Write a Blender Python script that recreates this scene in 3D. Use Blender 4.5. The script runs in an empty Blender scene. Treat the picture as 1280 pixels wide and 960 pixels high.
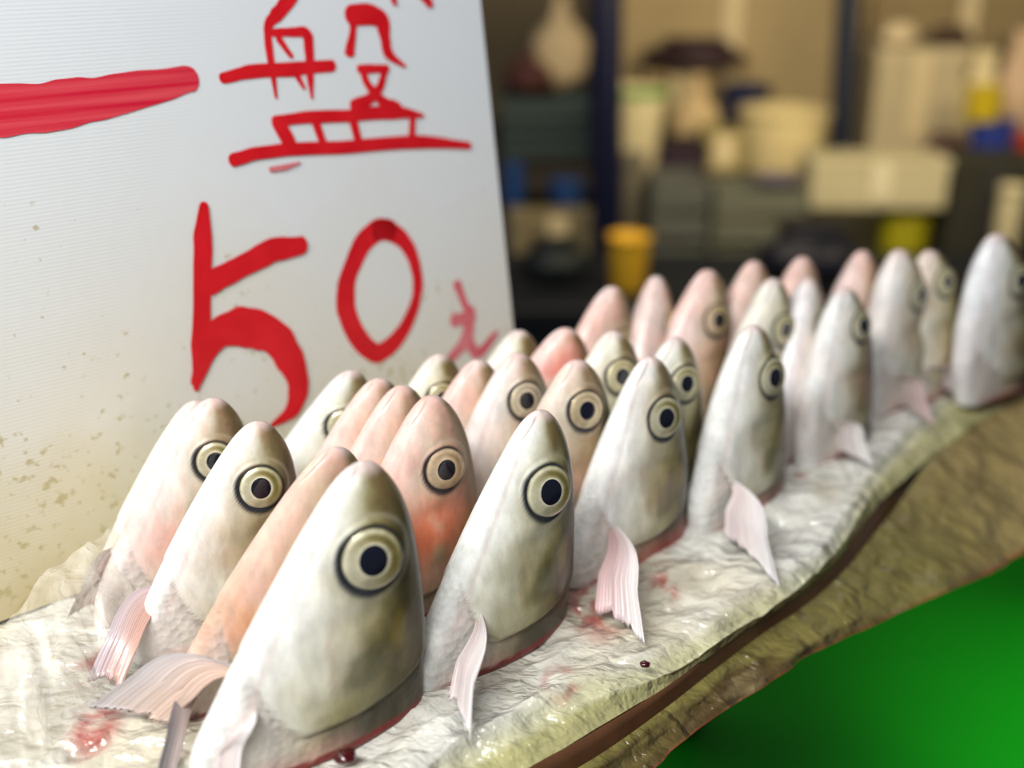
import bpy, math, random
import numpy as np
from mathutils import Vector, Matrix
random.seed(7)
SC = bpy.context.scene
COL = SC.collection
PI = math.pi

# ------------------------------------------------------------------ camera
F, PITCH, HC = 1400.0, math.radians(22.4), 0.28
FW = np.array([0, math.cos(PITCH), -math.sin(PITCH)])
UP = np.array([0, math.sin(PITCH), math.cos(PITCH)])
CAM = np.array([0, 0, HC])
def ray(x, y):
    return FW*F + np.array([1.0, 0, 0])*(x-640) - UP*(y-480)
def on_z(x, y, z):                      # where the sight line meets a level plane
    d = ray(x, y); return CAM + d*((z-HC)/d[2])
def on_y(x, y, Y):                      # where it meets an upright plane at distance Y
    d = ray(x, y); return CAM + d*(Y/d[1])
def on_plane(x, y, p, n):
    d = ray(x, y); return CAM + d*(np.dot(p-CAM, n)/np.dot(d, n))

cam = bpy.data.cameras.new('camera'); co = bpy.data.objects.new('camera', cam); COL.objects.link(co)
cam.sensor_width = 36; cam.lens = F/1280*36; cam.clip_start = 0.01
co.location = CAM; co.rotation_euler = (PI/2-PITCH, 0, 0)
SC.camera = co
cam.dof.use_dof = True; cam.dof.focus_distance = 0.45; cam.dof.aperture_fstop = 3.3
SC.view_settings.view_transform = 'Standard'; SC.view_settings.look = 'None'
SC.view_settings.gamma = 1; SC.view_settings.use_curve_mapping = False
SC.view_settings.exposure = 0.16

# ------------------------------------------------------------------ helpers
def tag(o, label=None, cat=None, group=None, kind=None):
    if label: o['label'] = label
    if cat: o['category'] = cat
    if group: o['group'] = group
    if kind: o['kind'] = kind
    return o
def mesh_obj(name, verts, faces, mat, parent=None, smooth=True):
    me = bpy.data.meshes.new(name); me.from_pydata([tuple(map(float, v)) for v in verts], [], faces); me.update()
    if smooth: me.polygons.foreach_set('use_smooth', [True]*len(me.polygons))
    o = bpy.data.objects.new(name, me); COL.objects.link(o)
    if mat: me.materials.append(mat)
    if parent: o.parent = parent
    return o
def set_col(me, cols, name='col'):
    a = me.color_attributes.new(name, 'FLOAT_COLOR', 'POINT')
    c = np.ones((len(cols), 4), dtype=np.float32); c[:, :3] = cols
    a.data.foreach_set('color', c.ravel())
def set_float(me, vals, name):
    a = me.attributes.new(name, 'FLOAT', 'POINT'); a.data.foreach_set('value', np.asarray(vals, dtype=np.float32))
def grid_faces(nu, nv, wrap=False):
    f = []
    m = nv if wrap else nv-1
    for i in range(nu-1):
        for j in range(m):
            k = (j+1) % nv
            f.append((i*nv+j, i*nv+k, (i+1)*nv+k, (i+1)*nv+j))
    return f
def sst(a, b, x):
    t = np.clip((np.asarray(x, dtype=float)-a)/(b-a), 0, 1); return t*t*(3-2*t)
def lerp(a, b, t):
    t = np.asarray(t)[..., None]; return np.asarray(a)*(1-t) + np.asarray(b)*t
def _h(i, j, k, seed):
    n = (i*374761393 + j*668265263 + k*2147483647 + seed*974711) & 0xffffffff
    n = ((n ^ (n >> 13))*1274126177) & 0xffffffff
    return ((n ^ (n >> 16)) & 0xffff)/65535.0
def vnoise(p, seed=0):
    p = np.asarray(p, dtype=float); i = np.floor(p).astype(np.int64); f = p-i; f = f*f*(3-2*f)
    out = 0
    for a in (0, 1):
        for b in (0, 1):
            for c in (0, 1):
                w = (f[..., 0] if a else 1-f[..., 0])*(f[..., 1] if b else 1-f[..., 1])*(f[..., 2] if c else 1-f[..., 2])
                out = out + w*_h(i[..., 0]+a, i[..., 1]+b, i[..., 2]+c, seed)
    return out
def fbm(p, seed=0, n=3):
    p = np.asarray(p, dtype=float)
    s = 0; amp = .5; tot = 0
    for k in range(n):
        s = s+amp*vnoise(p*2**k, seed+k*17); tot += amp; amp *= .5
    return s/tot
def curve(xs, ys):                      # smooth interpolation through a table
    xs = np.array(xs, float); ys = np.array(ys, float)
    m = np.zeros_like(ys); d = np.diff(ys)/np.diff(xs)
    m[0] = d[0]; m[-1] = d[-1]
    for i in range(1, len(xs)-1):
        m[i] = 0 if d[i-1]*d[i] <= 0 else 2*d[i-1]*d[i]/(d[i-1]+d[i])
    def f(x):
        x = np.clip(np.asarray(x, float), xs[0], xs[-1]); k = np.clip(np.searchsorted(xs, x, 'right')-1, 0, len(xs)-2)
        h = xs[k+1]-xs[k]; t = (x-xs[k])/h
        return (2*t**3-3*t*t+1)*ys[k] + (t**3-2*t*t+t)*h*m[k] + (-2*t**3+3*t*t)*ys[k+1] + (t**3-t*t)*h*m[k+1]
    return f

# ------------------------------------------------------------------ materials
def new_mat(name):
    m = bpy.data.materials.new(name); m.use_nodes = True
    nt = m.node_tree; b = nt.nodes['Principled BSDF']
    return m, nt, b
def N(nt, t, **kw):
    n = nt.nodes.new(t)
    for k, v in kw.items(): setattr(n, k, v)
    return n
def plain(name, colour, rough=.5, var=.12, scale=30, bump=0.0, metallic=0, coat=0, spec=.5, bscale=None):
    m, nt, b = new_mat(name)
    tc = N(nt, 'ShaderNodeTexCoord'); no = N(nt, 'ShaderNodeTexNoise'); no.inputs['Scale'].default_value = scale; no.inputs['Detail'].default_value = 4
    nt.links.new(tc.outputs['Object'], no.inputs['Vector'])
    mx = N(nt, 'ShaderNodeMix', data_type='RGBA')
    mx.inputs['A'].default_value = (*[c*(1-var) for c in colour], 1); mx.inputs['B'].default_value = (*[min(1, c*(1+var)) for c in colour], 1)
    nt.links.new(no.outputs['Fac'], mx.inputs['Factor']); nt.links.new(mx.outputs['Result'], b.inputs['Base Color'])
    b.inputs['Roughness'].default_value = rough; b.inputs['Metallic'].default_value = metallic
    b.inputs['Coat Weight'].default_value = coat; b.inputs['Specular IOR Level'].default_value = spec
    if bump:
        bp = N(nt, 'ShaderNodeBump'); bp.inputs['Strength'].default_value = bump; bp.inputs['Distance'].default_value = .002
        if bscale:
            n2 = N(nt, 'ShaderNodeTexNoise'); n2.inputs['Scale'].default_value = bscale; nt.links.new(tc.outputs['Object'], n2.inputs['Vector'])
            nt.links.new(n2.outputs['Fac'], bp.inputs['Height'])
        else: nt.links.new(no.outputs['Fac'], bp.inputs['Height'])
        nt.links.new(bp.outputs['Normal'], b.inputs['Normal'])
    return m

def make_skin():
    m, nt, b = new_mat('fish_skin')
    at = N(nt, 'ShaderNodeAttribute', attribute_name='col'); sc = N(nt, 'ShaderNodeAttribute', attribute_name='scaly')
    tc = N(nt, 'ShaderNodeTexCoord')
    no = N(nt, 'ShaderNodeTexNoise'); no.inputs['Scale'].default_value = 140; no.inputs['Detail'].default_value = 6; no.inputs['Roughness'].default_value = .65
    mp = N(nt, 'ShaderNodeMapping'); mp.inputs['Scale'].default_value = (1, 1, .45)
    nt.links.new(tc.outputs['Object'], mp.inputs['Vector']); nt.links.new(mp.outputs['Vector'], no.inputs['Vector'])
    mr = N(nt, 'ShaderNodeMapRange'); mr.inputs['From Min'].default_value = .3; mr.inputs['From Max'].default_value = .7; mr.inputs['To Min'].default_value = .76; mr.inputs['To Max'].default_value = 1.12
    nt.links.new(no.outputs['Fac'], mr.inputs['Value'])
    mu = N(nt, 'ShaderNodeMix', data_type='RGBA', blend_type='MULTIPLY'); mu.inputs['Factor'].default_value = 1
    nt.links.new(at.outputs['Color'], mu.inputs['A']); nt.links.new(mr.outputs['Result'], mu.inputs['B'])
    nt.links.new(mu.outputs['Result'], b.inputs['Base Color'])
    vo = N(nt, 'ShaderNodeTexVoronoi'); vo.inputs['Scale'].default_value = 330
    nt.links.new(tc.outputs['Object'], vo.inputs['Vector'])
    m1 = N(nt, 'ShaderNodeMath', operation='MULTIPLY'); nt.links.new(vo.outputs['Distance'], m1.inputs[0]); nt.links.new(sc.outputs['Fac'], m1.inputs[1])
    n2 = N(nt, 'ShaderNodeTexNoise'); n2.inputs['Scale'].default_value = 300; n2.inputs['Detail'].default_value = 3
    nt.links.new(mp.outputs['Vector'], n2.inputs['Vector'])
    m2 = N(nt, 'ShaderNodeMath', operation='MULTIPLY_ADD'); nt.links.new(n2.outputs['Fac'], m2.inputs[0]); m2.inputs[1].default_value = .34; nt.links.new(m1.outputs[0], m2.inputs[2])
    bp = N(nt, 'ShaderNodeBump'); bp.inputs['Strength'].default_value = .55; bp.inputs['Distance'].default_value = .0008
    nt.links.new(m2.outputs[0], bp.inputs['Height']); nt.links.new(bp.outputs['Normal'], b.inputs['Normal'])
    b.inputs['Roughness'].default_value = .32; b.inputs['Specular IOR Level'].default_value = .2
    b.inputs['Coat Weight'].default_value = .25; b.inputs['Coat IOR'].default_value = 1.3; b.inputs['Coat Roughness'].default_value = .06
    b.inputs['Subsurface Weight'].default_value = .12; b.inputs['Subsurface Radius'].default_value = (.004, .002, .0012); b.inputs['Subsurface Scale'].default_value = 1
    return m
SKIN = make_skin()

def make_iris():
    m, nt, b = new_mat('iris')
    at = N(nt, 'ShaderNodeAttribute', attribute_name='col')
    tc = N(nt, 'ShaderNodeTexCoord'); no = N(nt, 'ShaderNodeTexNoise'); no.inputs['Scale'].default_value = 260; no.inputs['Detail'].default_value = 4
    nt.links.new(tc.outputs['Object'], no.inputs['Vector'])
    mr = N(nt, 'ShaderNodeMapRange'); mr.inputs['From Min'].default_value = .3; mr.inputs['From Max'].default_value = .7; mr.inputs['To Min'].default_value = .75; mr.inputs['To Max'].default_value = 1.15
    nt.links.new(no.outputs['Fac'], mr.inputs['Value'])
    mu = N(nt, 'ShaderNodeMix', data_type='RGBA', blend_type='MULTIPLY'); mu.inputs['Factor'].default_value = 1
    nt.links.new(at.outputs['Color'], mu.inputs['A']); nt.links.new(mr.outputs['Result'], mu.inputs['B'])
    nt.links.new(mu.outputs['Result'], b.inputs['Base Color'])
    b.inputs['Roughness'].default_value = .35; b.inputs['Metallic'].default_value = .25; b.inputs['Coat Weight'].default_value = 1; b.inputs['Coat Roughness'].default_value = .03
    return m
IRIS = make_iris()
PUPIL = plain('pupil', (.004, .005, .013), rough=.25, var=.1, scale=300, coat=1)

def make_fin():
    m, nt, b = new_mat('fin_membrane')
    at = N(nt, 'ShaderNodeAttribute', attribute_name='col')
    uv = N(nt, 'ShaderNodeAttribute', attribute_name='ray')
    mul = N(nt, 'ShaderNodeMath', operation='MULTIPLY'); nt.links.new(uv.outputs['Fac'], mul.inputs[0]); mul.inputs[1].default_value = 2*PI*15
    sn = N(nt, 'ShaderNodeMath', operation='SINE'); nt.links.new(mul.outputs[0], sn.inputs[0])
    mr = N(nt, 'ShaderNodeMapRange'); mr.inputs['From Min'].default_value = -1; mr.inputs['To Min'].default_value = .93; mr.inputs['To Max'].default_value = 1.02
    nt.links.new(sn.outputs[0], mr.inputs['Value'])
    mu = N(nt, 'ShaderNodeMix', data_type='RGBA', blend_type='MULTIPLY'); mu.inputs['Factor'].default_value = 1
    nt.links.new(at.outputs['Color'], mu.inputs['A']); nt.links.new(mr.outputs['Result'], mu.inputs['B'])
    nt.links.new(mu.outputs['Result'], b.inputs['Base Color'])
    bp = N(nt, 'ShaderNodeBump'); bp.inputs['Strength'].default_value = .12; bp.inputs['Distance'].default_value = .0003
    nt.links.new(sn.outputs[0], bp.inputs['Height']); nt.links.new(bp.outputs['Normal'], b.inputs['Normal'])
    b.inputs['Roughness'].default_value = .3; b.inputs['Coat Weight'].default_value = .4
    mr2 = N(nt, 'ShaderNodeMapRange'); mr2.inputs['From Min'].default_value = -1; mr2.inputs['To Min'].default_value = .74; mr2.inputs['To Max'].default_value = .88
    nt.links.new(sn.outputs[0], mr2.inputs['Value']); nt.links.new(mr2.outputs['Result'], b.inputs['Alpha'])
    b.inputs['Subsurface Weight'].default_value = .2; b.inputs['Subsurface Radius'].default_value = (.003, .002, .001)
    return m
FIN = make_fin()

# ------------------------------------------------------------------ fish heads
L0 = 0.1
f_dor = curve([-.05, 0, .17, .34, .5, .7, .84, .93, .975, .993, 1], [.250, .250, .246, .236, .220, .186, .142, .094, .056, .030, 0])
f_ven = curve([-.05, 0, .09, .27, .48, .69, .84, .93, .975, .993, 1], [-.55, -.562, -.555, -.475, -.362, -.245, -.158, -.100, -.060, -.034, 0])
def u_cover(ct):                        # hind margin of the gill cover round the head
    return .120 + .09*np.clip(ct, 0, 1)**2.2 + .34*np.clip((-.22-ct)/.78, 0, 1)**1.25
f_wid = curve([-.05, 0, .2, .4, .6, .75, .87, .94, .975, .993, 1], [.150, .153, .154, .150, .136, .115, .086, .060, .041, .022, 0])
GRP = 'silver fish heads standing snout up in rows on the tray'

def head(px, py, label, s=1.0, yaw=44, lean=0.0, side=0.0, blush=0.0, tint=(.80, .81, .79), deep=1.0, wide=1.0,
         hot=0.0, hotc=(.80, .25, .13), red=0.0, dark=1.0, res=1, fin=None, fin2=None, eye_u=.735, eye_x=-.018, eye_r=.094, hotu=.42, iris=(.32, .265, .075), blunt=.25, seed=0):
    L = L0*s
    seed = seed or int(px*7+py)
    nu, nt_ = (130, 132) if res == 2 else (80, 80)
    q = np.linspace(0, 1, nu); us = -.02 + 1.02*(1-(1-q)**1.7)
    us[-1] = 1.0
    ts = np.arange(nt_)/nt_*2*PI
    def S(u, t):
        ub = u-blunt*u*(1-u)
        d = f_dor(ub); v = f_ven(ub)*deep; w = f_wid(ub)*wide
        c = (d+v)/2; a = (d-v)/2
        ct = np.cos(t); st = np.sin(t)
        x = c+a*ct
        uop = u_cover(ct)
        y = w*np.sign(st)*np.abs(st)**.86*(1-.20*((1-ct)/2)**2 - .10*((1+ct)/2)**3)
        cover = sst(-.008, .012, u-uop)
        k = 1-.11*(1-cover)*(1-.55*sst(.5, 1, -ct)) - .05*np.exp(-((u-uop+.006)/.009)**2)
        # line where the gill cover folds under the throat
        fold = np.exp(-((ct+.80+.12*(u-.5))/.05)**2)*sst(.15, .3, u)*(1-sst(.86, .97, u))
        k = k-.035*fold
        k = k+.07*np.exp(-((u-.30)/.13)**2-((ct-.15)/.45)**2)-.07*np.exp(-((u-.51)/.055)**2-((ct-.05)/.45)**2)-.05*np.exp(-((u-.84)/.05)**2-((ct-.45)/.35)**2)
        k = k+.10*(vnoise(np.stack([ct*2.3+seed, u*5, np.sign(st)*1.0+seed*.3], -1), seed)-.5)*sst(1, .9, u)*(1-sst(.96, 1, np.abs(ct)))
        y = y*k
        x = c+(x-c)*(1-.02*(1-cover))
        return np.stack([x+lean*u, y+side*u, u*np.ones_like(t)], -1)
    U, T = np.meshgrid(us, ts, indexing='ij')
    P = S(U, T)
    ct = np.cos(T); st = np.sin(T)
    # the eye: a spot on each flank
    def flank(sign):
        tt = np.linspace(.02, PI-.02, 400)*sign
        xs = S(np.full_like(tt, eye_u), tt)[:, 0]-lean*eye_u
        k = np.argmin(np.abs(xs-eye_x)); t0 = tt[k]
        e = 1e-3
        p0 = S(np.array([eye_u]), np.array([t0]))[0]
        du = S(np.array([eye_u+e*5]), np.array([t0]))[0]-S(np.array([eye_u-e*5]), np.array([t0]))[0]
        dt = S(np.array([eye_u]), np.array([t0+e*20]))[0]-S(np.array([eye_u]), np.array([t0-e*20]))[0]
        n = np.cross(dt, du); n /= np.linalg.norm(n)
        if n[1]*sign < 0: n = -n
        n = n+np.array([-.20, 0, .03]); n /= np.linalg.norm(n)
        return p0, n
    eyes = [flank(-1), flank(1)]
    scl = np.zeros(U.shape)
    # ---- pigment
    nz = fbm(P*6+seed, seed, 3)-.5; nf = fbm(P*np.array([22, 22, 9])+seed, seed+5, 3)-.5
    uop = u_cover(ct)
    c = np.broadcast_to(np.array(tint), P.shape).copy()
    c *= (1+.14*nf[..., None])
    grey = np.array([.33, .29, .11])*np.array(tint)/.80; olive = np.array([.050, .040, .012]); brown = np.array([.19, .135, .055])
    c = lerp(c, np.array([.70, .665, .52])*np.array(tint)/.80, .75*sst(-.95, -.25, ct+.4*nz)*sst(.98, .85, U))
    c = lerp(c, grey, .90*dark*sst(-.55, .30, ct+.9*nz+.15*nf))
    c = lerp(c, olive, .90*dark*sst(.05, .68, ct+.8*nz+.3*nf))
    sn = sst(.74, .90, U+.15*nz)*sst(-.2, .3, ct+.3*nf)
    c = lerp(c, brown, .85*sn*dark)
    c = lerp(c, np.array([.74, .60, .58]), .75*sst(.95, .995, U))
    ck = sst(-.04, .03, ct+.34-(.52-U)*1.05+.18*nf)*sst(.20, .27, U+.03*nz)*sst(.56, .48, U)
    c = lerp(c, c*np.array([.84, .80, .74]), .8*dark*ck)
    ed = np.exp(-((ct+.34-(.52-U)*1.05+.18*nf)/.022)**2)*sst(.24, .30, U)*sst(.55, .48, U)
    c = lerp(c, np.array([.58, .38, .30]), .35*ed)
    g = sst(1.2, .55, np.hypot((U-.31)/.085, (ct-.22)/.24)+.8*nf)
    c = lerp(c, np.array([.15, .15, .085]), .65*dark*g)
    g = sst(1.2, .5, np.hypot((U-.38)/.09, (ct-.55)/.12)+.8*nf)
    c = lerp(c, np.array([.25, .19, .025]), .7*dark*g)
    vein = np.exp(-((fbm(P*np.array([13, 13, 8])+seed*.7, seed+61, 3)-.5)/.018)**2)
    c = lerp(c, c*np.array([.70, .64, .55]), .35*vein*sst(-.5, .1, ct))
    # patches of blood under the skin
    if blush:
        pk = np.array([.80, .47, .40])
        c = lerp(c, pk, np.clip(blush*(.42+2.6*nz+.8*nf)*sst(.80, .25, ct), 0, .95))
    if hot:
        g = np.exp(-((U-hotu)/.17)**2-((ct+.1)/.75)**2)
        hs = fbm(P*np.array([9, 9, 5])+seed*1.7, seed+31, 3)
        c = lerp(c, np.array(hotc), np.clip(hot*g*sst(.26, .50, hs), 0, .95))
    # skin behind the gill cover
    low = 1-sst(-.01, .006, U-uop)
    c = lerp(c, np.array([.58, .53, .49])*(1+.5*nf[..., None]), .75*low*sst(-.99, -.75, ct))
    c = lerp(c, np.array([.46, .38, .24])*(1+.8*nf[..., None]), .85*low*sst(-.5, -.05, ct))
    c = lerp(c, np.array([.62, .33, .30]), .5*low*(1-sst(.02, .09, U+.10*nz))*sst(-.9, -.5, ct))
    c = lerp(c, np.array([.038, .033, .015])*(1+1.2*nf[..., None]), .95*low*sst(-.2, .35, ct+.5*nz))
    rim = np.exp(-((U-uop+.006)/.011)**2)
    c = lerp(c, np.array([.13, .10, .04]), .9*rim*sst(-.3, .3, ct)); c = lerp(c, np.array([.50, .43, .38]), .5*rim*sst(-.85, -.6, ct)*(1-sst(-.3, .2, ct)))
    fold = np.exp(-((ct+.80+.12*(U-.5))/.035)**2)*sst(.15, .3, U)*(1-sst(.86, .97, U))
    c = lerp(c, np.array([.62, .38, .35]), .22*fold)
    cut = 1-sst(.006, .018, U+.02*nf)
    c = lerp(c, np.array([.22, .012, .014]), .92*cut*sst(-.95, -.5, ct+.3*nz))
    if red:
        c = lerp(c, np.array([.55, .05, .04]), np.clip(red*(1-sst(.03, .14, U+.12*nz))*sst(-.9, -.1, ct)*.8, 0, 1))
    # mouth slit and nostril
    m_ = np.exp(-((P[..., 0]-lean*U+.022+1.05*(1-U))/.0055)**2)*sst(.885, .915, U)*(1-sst(.98, 1, U))
    c = lerp(c, np.array([.30, .22, .18]), .5*m_)
    P[..., 1] -= np.sign(P[..., 1]-side*U)*.003*m_
    for p0, n in eyes:
        D = P-p0; dn = D@n; r = np.linalg.norm(D-dn[..., None]*n, axis=-1)/eye_r
        near = np.abs(dn) < .09
        P -= ((1-sst(.80, 1.02, r))*near*.030)[..., None]*n
        P += (np.exp(-((r-1.12)/.09)**2)*near*.005)[..., None]*n
        nos = np.linalg.norm(P-(p0+np.array([.075+lean*.12, n[1]*-.03, .155])), axis=-1)
        c = lerp(c, np.array([.10, .08, .05]), .8*np.exp(-(nos/.012)**2))
        vent = sst(.75, -.55, .55*D[..., 2]/eye_r+.8*D[..., 0]/eye_r)
        c = lerp(c, np.array([.014, .018, .030]), np.clip(near*(1-sst(1.02+.10*vent, 1.09+.16*vent, r+.05*nf))*(.6+.4*vent), 0, 1)*.97)  # dark ring round the eye: pigment plus painted shade of the lid opening
        c = lerp(c, np.array([.55, .52, .38]), .4*near*np.exp(-((r-1.33)/.07)**2))
    scl = low*sst(.2, -.5, ct)*.9+low*.3
    V = (P*L).reshape(-1, 3)
    faces = grid_faces(nu, nt_, True)
    tip = (nu-1)*nt_
    # bottom: the cut flesh
    V = np.vstack([V, [[float(P[0, :, 0].mean())*L, 0, -.02*L]]]); nb = len(V)-1
    for j in range(nt_): faces.append((nb, (j+1) % nt_, j))
    cols = np.vstack([c.reshape(-1, 3), [[.45, .10, .09]]])
    o = mesh_obj('fish', V, faces, SKIN)
    set_col(o.data, cols); set_float(o.data, np.append(scl.ravel(), 0), 'scaly')
    apex = on_z(px, py, L-.001)
    Rz = Matrix.Rotation(math.radians(yaw), 4, 'Z')
    ofs = Rz @ Vector((lean*L, side*L, L))
    o.location = Vector(apex)-ofs; o.rotation_euler = (0, 0, math.radians(yaw))
    tag(o, label, 'fish', GRP)
    # ---- eyes
    for p0, n in eyes:
        n_r, n_a = 22, 48
        vs = [(0, 0, .34)]; cc = []
        R = eye_r*L
        def zr(r): return .34*math.sqrt(max(0, 1-(r*.97)**2))-.06
        vs = [(0, 0, zr(0)*R)]; rr = [0.0]; aa = [0.0]
        for i in range(1, n_r+1):
            r = i/n_r
            for j in range(n_a):
                a = 2*PI*j/n_a
                vs.append((r*R*math.cos(a), r*R*math.sin(a), zr(r)*R)); rr.append(r); aa.append(a)
        fc = [(0, 1+j, 1+(j+1) % n_a) for j in range(n_a)]
        for i in range(n_r-1):
            for j in range(n_a):
                a0 = 1+i*n_a; b0 = a0+n_a
                fc.append((a0+j, b0+j, b0+(j+1) % n_a, a0+(j+1) % n_a))
        rr = np.array(rr); aa = np.array(aa)
        ir = np.array(iris); pale = np.array([.74, .70, .52])*np.array(tint)/.8
        cl = lerp(pale*.80, ir, np.clip(.6+.55*np.cos(aa-.3), 0, 1)*sst(.45, .62, rr))
        cl = lerp(cl, pale*1.02, np.exp(-((rr-.48)/.045)**2))
        cl = lerp(cl, ir*.45, .85*np.exp(-((rr-.68)/.10)**2)*np.clip(.35+.65*np.cos(aa-.6), 0, 1))
        cl = lerp(cl, pale*1.05, np.exp(-((rr-.85)/.06)**2)*(.55+.45*np.cos(aa-2.4)))
        cl = lerp(cl, np.array([.03, .035, .045]), sst(.90, .96, rr))
        e = mesh_obj('eye', vs, fc, IRIS, o); set_col(e.data, cl)
        nv = Vector(n); xa = Vector((0, 0, 1)).cross(nv).normalized(); ya = nv.cross(xa)
        M = Matrix((xa, ya, nv)).transposed().to_4x4(); M.translation = Vector(p0*L)-nv*(.012*L)
        e.matrix_local = M
        vs = [(0, 0, (zr(0)+.012)*R)]; pr = .45
        kr = 8
        for i in range(1, kr+1):
            r = pr*i/kr
            for j in range(n_a):
                a = 2*PI*j/n_a
                vs.append((r*R*math.cos(a), r*R*math.sin(a)*1.06, (zr(r)+(.012 if i < kr else -.004))*R))
        fc = [(0, 1+j, 1+(j+1) % n_a) for j in range(n_a)]
        for i in range(kr-1):
            for j in range(n_a):
                a0 = 1+i*n_a; b0 = a0+n_a
                fc.append((a0+j, b0+j, b0+(j+1) % n_a, a0+(j+1) % n_a))
        mesh_obj('pupil', vs, fc, PUPIL, e)
    # ---- pectoral fins
    Minv = (Matrix.Translation(o.location) @ Rz).inverted()
    for sgn, spec in ((-1, fin), (1, fin2)):
        if not spec: continue
        tips = [Minv @ Vector(on_z(tx, ty, tz)) for tx, ty, tz in spec['tips']]
        tr = math.acos(spec.get('ct', -.55))*sgn
        root = S(np.array([spec.get('u', .27)]), np.array([tr]))[0]*L
        build_fin(o, root, tips, spec.get('col', (.84, .80, .80)), spec.get('colb', (.80, .68, .67)), spec.get('arch', .010), spec.get('root', .010), S, L, sgn)
    return o

def build_fin(o, root, tips, colA, colB, arch, rootw, S, L, sgn):
    """A fan of rays from the root: tips[0] is the end of the stiff leading ray, tips[1] of the shortest one."""
    A, B = np.array(tips[0]), np.array(tips[-1])
    root = np.array(root)
    w = B-A; w[2] = 0; w = w/(np.linalg.norm(w)+1e-9)
    nr, ns = 67, 24
    V = []; C = []; Rr = []; seed_ = float(A[0]*977 % 50)
    out = root*np.array([1, 1, 0]); outn = np.array([0, sgn*1.0, 0])
    for i in range(ns):
        s = i/(ns-1)
        for j in range(nr):
            t = j/(nr-1)
            if len(tips) == 3:
                M_ = np.array(tips[1]); E = A*(1-t)**2+2*M_*t*(1-t)+B*t*t
            else: M_ = (A+B)/2+(root-(A+B)/2)*.16; E = A*(1-t)**2+2*M_*t*(1-t)+B*t*t
            rg = .16*(vnoise(np.array([[t*19, seed_, 0.0]]), 4)[0]-.5)*min(1, t*5)
            E = root+(E-root)*(1+rg*.6)
            r0 = root+w*rootw*t*.7 + np.array([0, 0, -.004*t])
            p = r0+(E-r0)*s
            p = p+np.array([0, 0, 1.0])*arch*math.sin(PI*s)*(1-.35*t) + outn*arch*.5*math.sin(PI*min(1, s*1.4))*(1-t*.3)
            p[2] += .00012*math.sin(t*15*2*PI)*s
            V.append(p)
            k = sst(.0, .8, t)*.8+.2*(1-s)
            C.append(lerp(np.array(colA), np.array(colB), np.clip(k, 0, 1))*(.80+.34*vnoise(np.array([[t*15, seed_, s*1.2]]), 6)[0])); Rr.append(t)
    n0 = len(V)
    V2 = [p-np.array([0, 0, .0005]) for p in V]
    F_ = grid_faces(ns, nr); F2 = [tuple(reversed([a+n0 for a in f])) for f in F_]
    edge = [i*nr for i in range(ns)] + [(ns-1)*nr+j for j in range(1, nr)] + [i*nr+nr-1 for i in range(ns-2, -1, -1)] + [j for j in range(nr-2, 0, -1)]
    side = [(edge[k], edge[k]+n0, edge[(k+1) % len(edge)]+n0, edge[(k+1) % len(edge)]) for k in range(len(edge))]
    f = mesh_obj('pectoral_fin', V+V2, F_+F2+side, FIN, o)
    set_col(f.data, np.array(C+C)); set_float(f.data, Rr+Rr, 'ray')
    return f

WHITE = (.80, .82, .80); CREAM = (.80, .78, .68); PINK = (.75, .60, .54); ROSE = (.80, .64, .60)
def ft(*tips, **k): return dict(tips=tips, **k)
# front row, nearest to farthest
head(453, 577, 'nearest and biggest fish head, white with olive back and big yellow-rimmed eye', eye_u=.70, eye_x=-.03, eye_r=.113, s=1.06, yaw=36, blunt=.04, lean=.05, res=2, deep=1.18,
     fin=ft((298, 985, .004), (262, 985, .004), ct=-.72), fin2=ft((112, 884, .006), (205, 905, .004), ct=-.55, col=(.50, .47, .48), colb=(.72, .52, .42), arch=.012))
head(674, 513, 'white fish head second in the front row, long pale fin hanging straight down before it', eye_u=.70, eye_x=-.03, eye_r=.112, s=1.0, yaw=42, blunt=.05, lean=.08, deep=1.1, res=2,
     fin=ft((588, 926, .003), (560, 872, .004), ct=-.56, u=.28), tint=(.80, .82, .79))
head(812, 446, 'fish head third in the front row, fin stained with blood at its root', eye_u=.725, eye_r=.102, s=.98, yaw=42, blunt=.08, lean=-.08, deep=1.12, res=2, red=.5, blush=.15,
     fin=ft((806, 804, .003), (742, 762, .004), colb=(.74, .50, .50)))
head(940, 407, 'fish head fourth in the front row, its wide white fin spread over the wrap', eye_u=.745, eye_x=0.0, eye_r=.102, s=.99, yaw=46, blunt=.3, lean=-.18, deep=1.05, res=2, red=.35,
     fin=ft((975, 735, .003), (905, 668, .004), col=(.82, .80, .82)))
head(1055, 360, 'fish head fifth in the front row with a pinkish streak down its throat', eye_u=.79, eye_x=0.0, s=.97, yaw=46, blunt=.4, lean=-.25, res=2, blush=.3, deep=.98,
     fin=ft((1092, 582, .003), (1030, 556, .004)))
head(1124, 312, 'fish head sixth in the front row with a pink fin pointing down to the right', s=1.02, yaw=46, blunt=.55, lean=-.40, blush=.22,
     fin=ft((1168, 532, .003), (1120, 500, .004), col=(.84, .62, .62)))
head(1162, 313, 'cream fish head squeezed between the sixth head and the last one on the right', eye_u=.81, s=.97, yaw=40, blunt=.5, lean=-.40, tint=CREAM, blush=.25,
     fin=ft((1205, 495, .003), (1168, 480, .004), col=(.80, .70, .76)))
head(1246, 292, 'bluish white fish head last in the front row at the right end', s=1.08, yaw=40, blunt=.55, lean=-.50, deep=1.1, tint=(.80, .82, .84), blush=.12,
     fin=ft((1242, 465, .003), (1205, 440, .004), col=(.80, .76, .84)))
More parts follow.
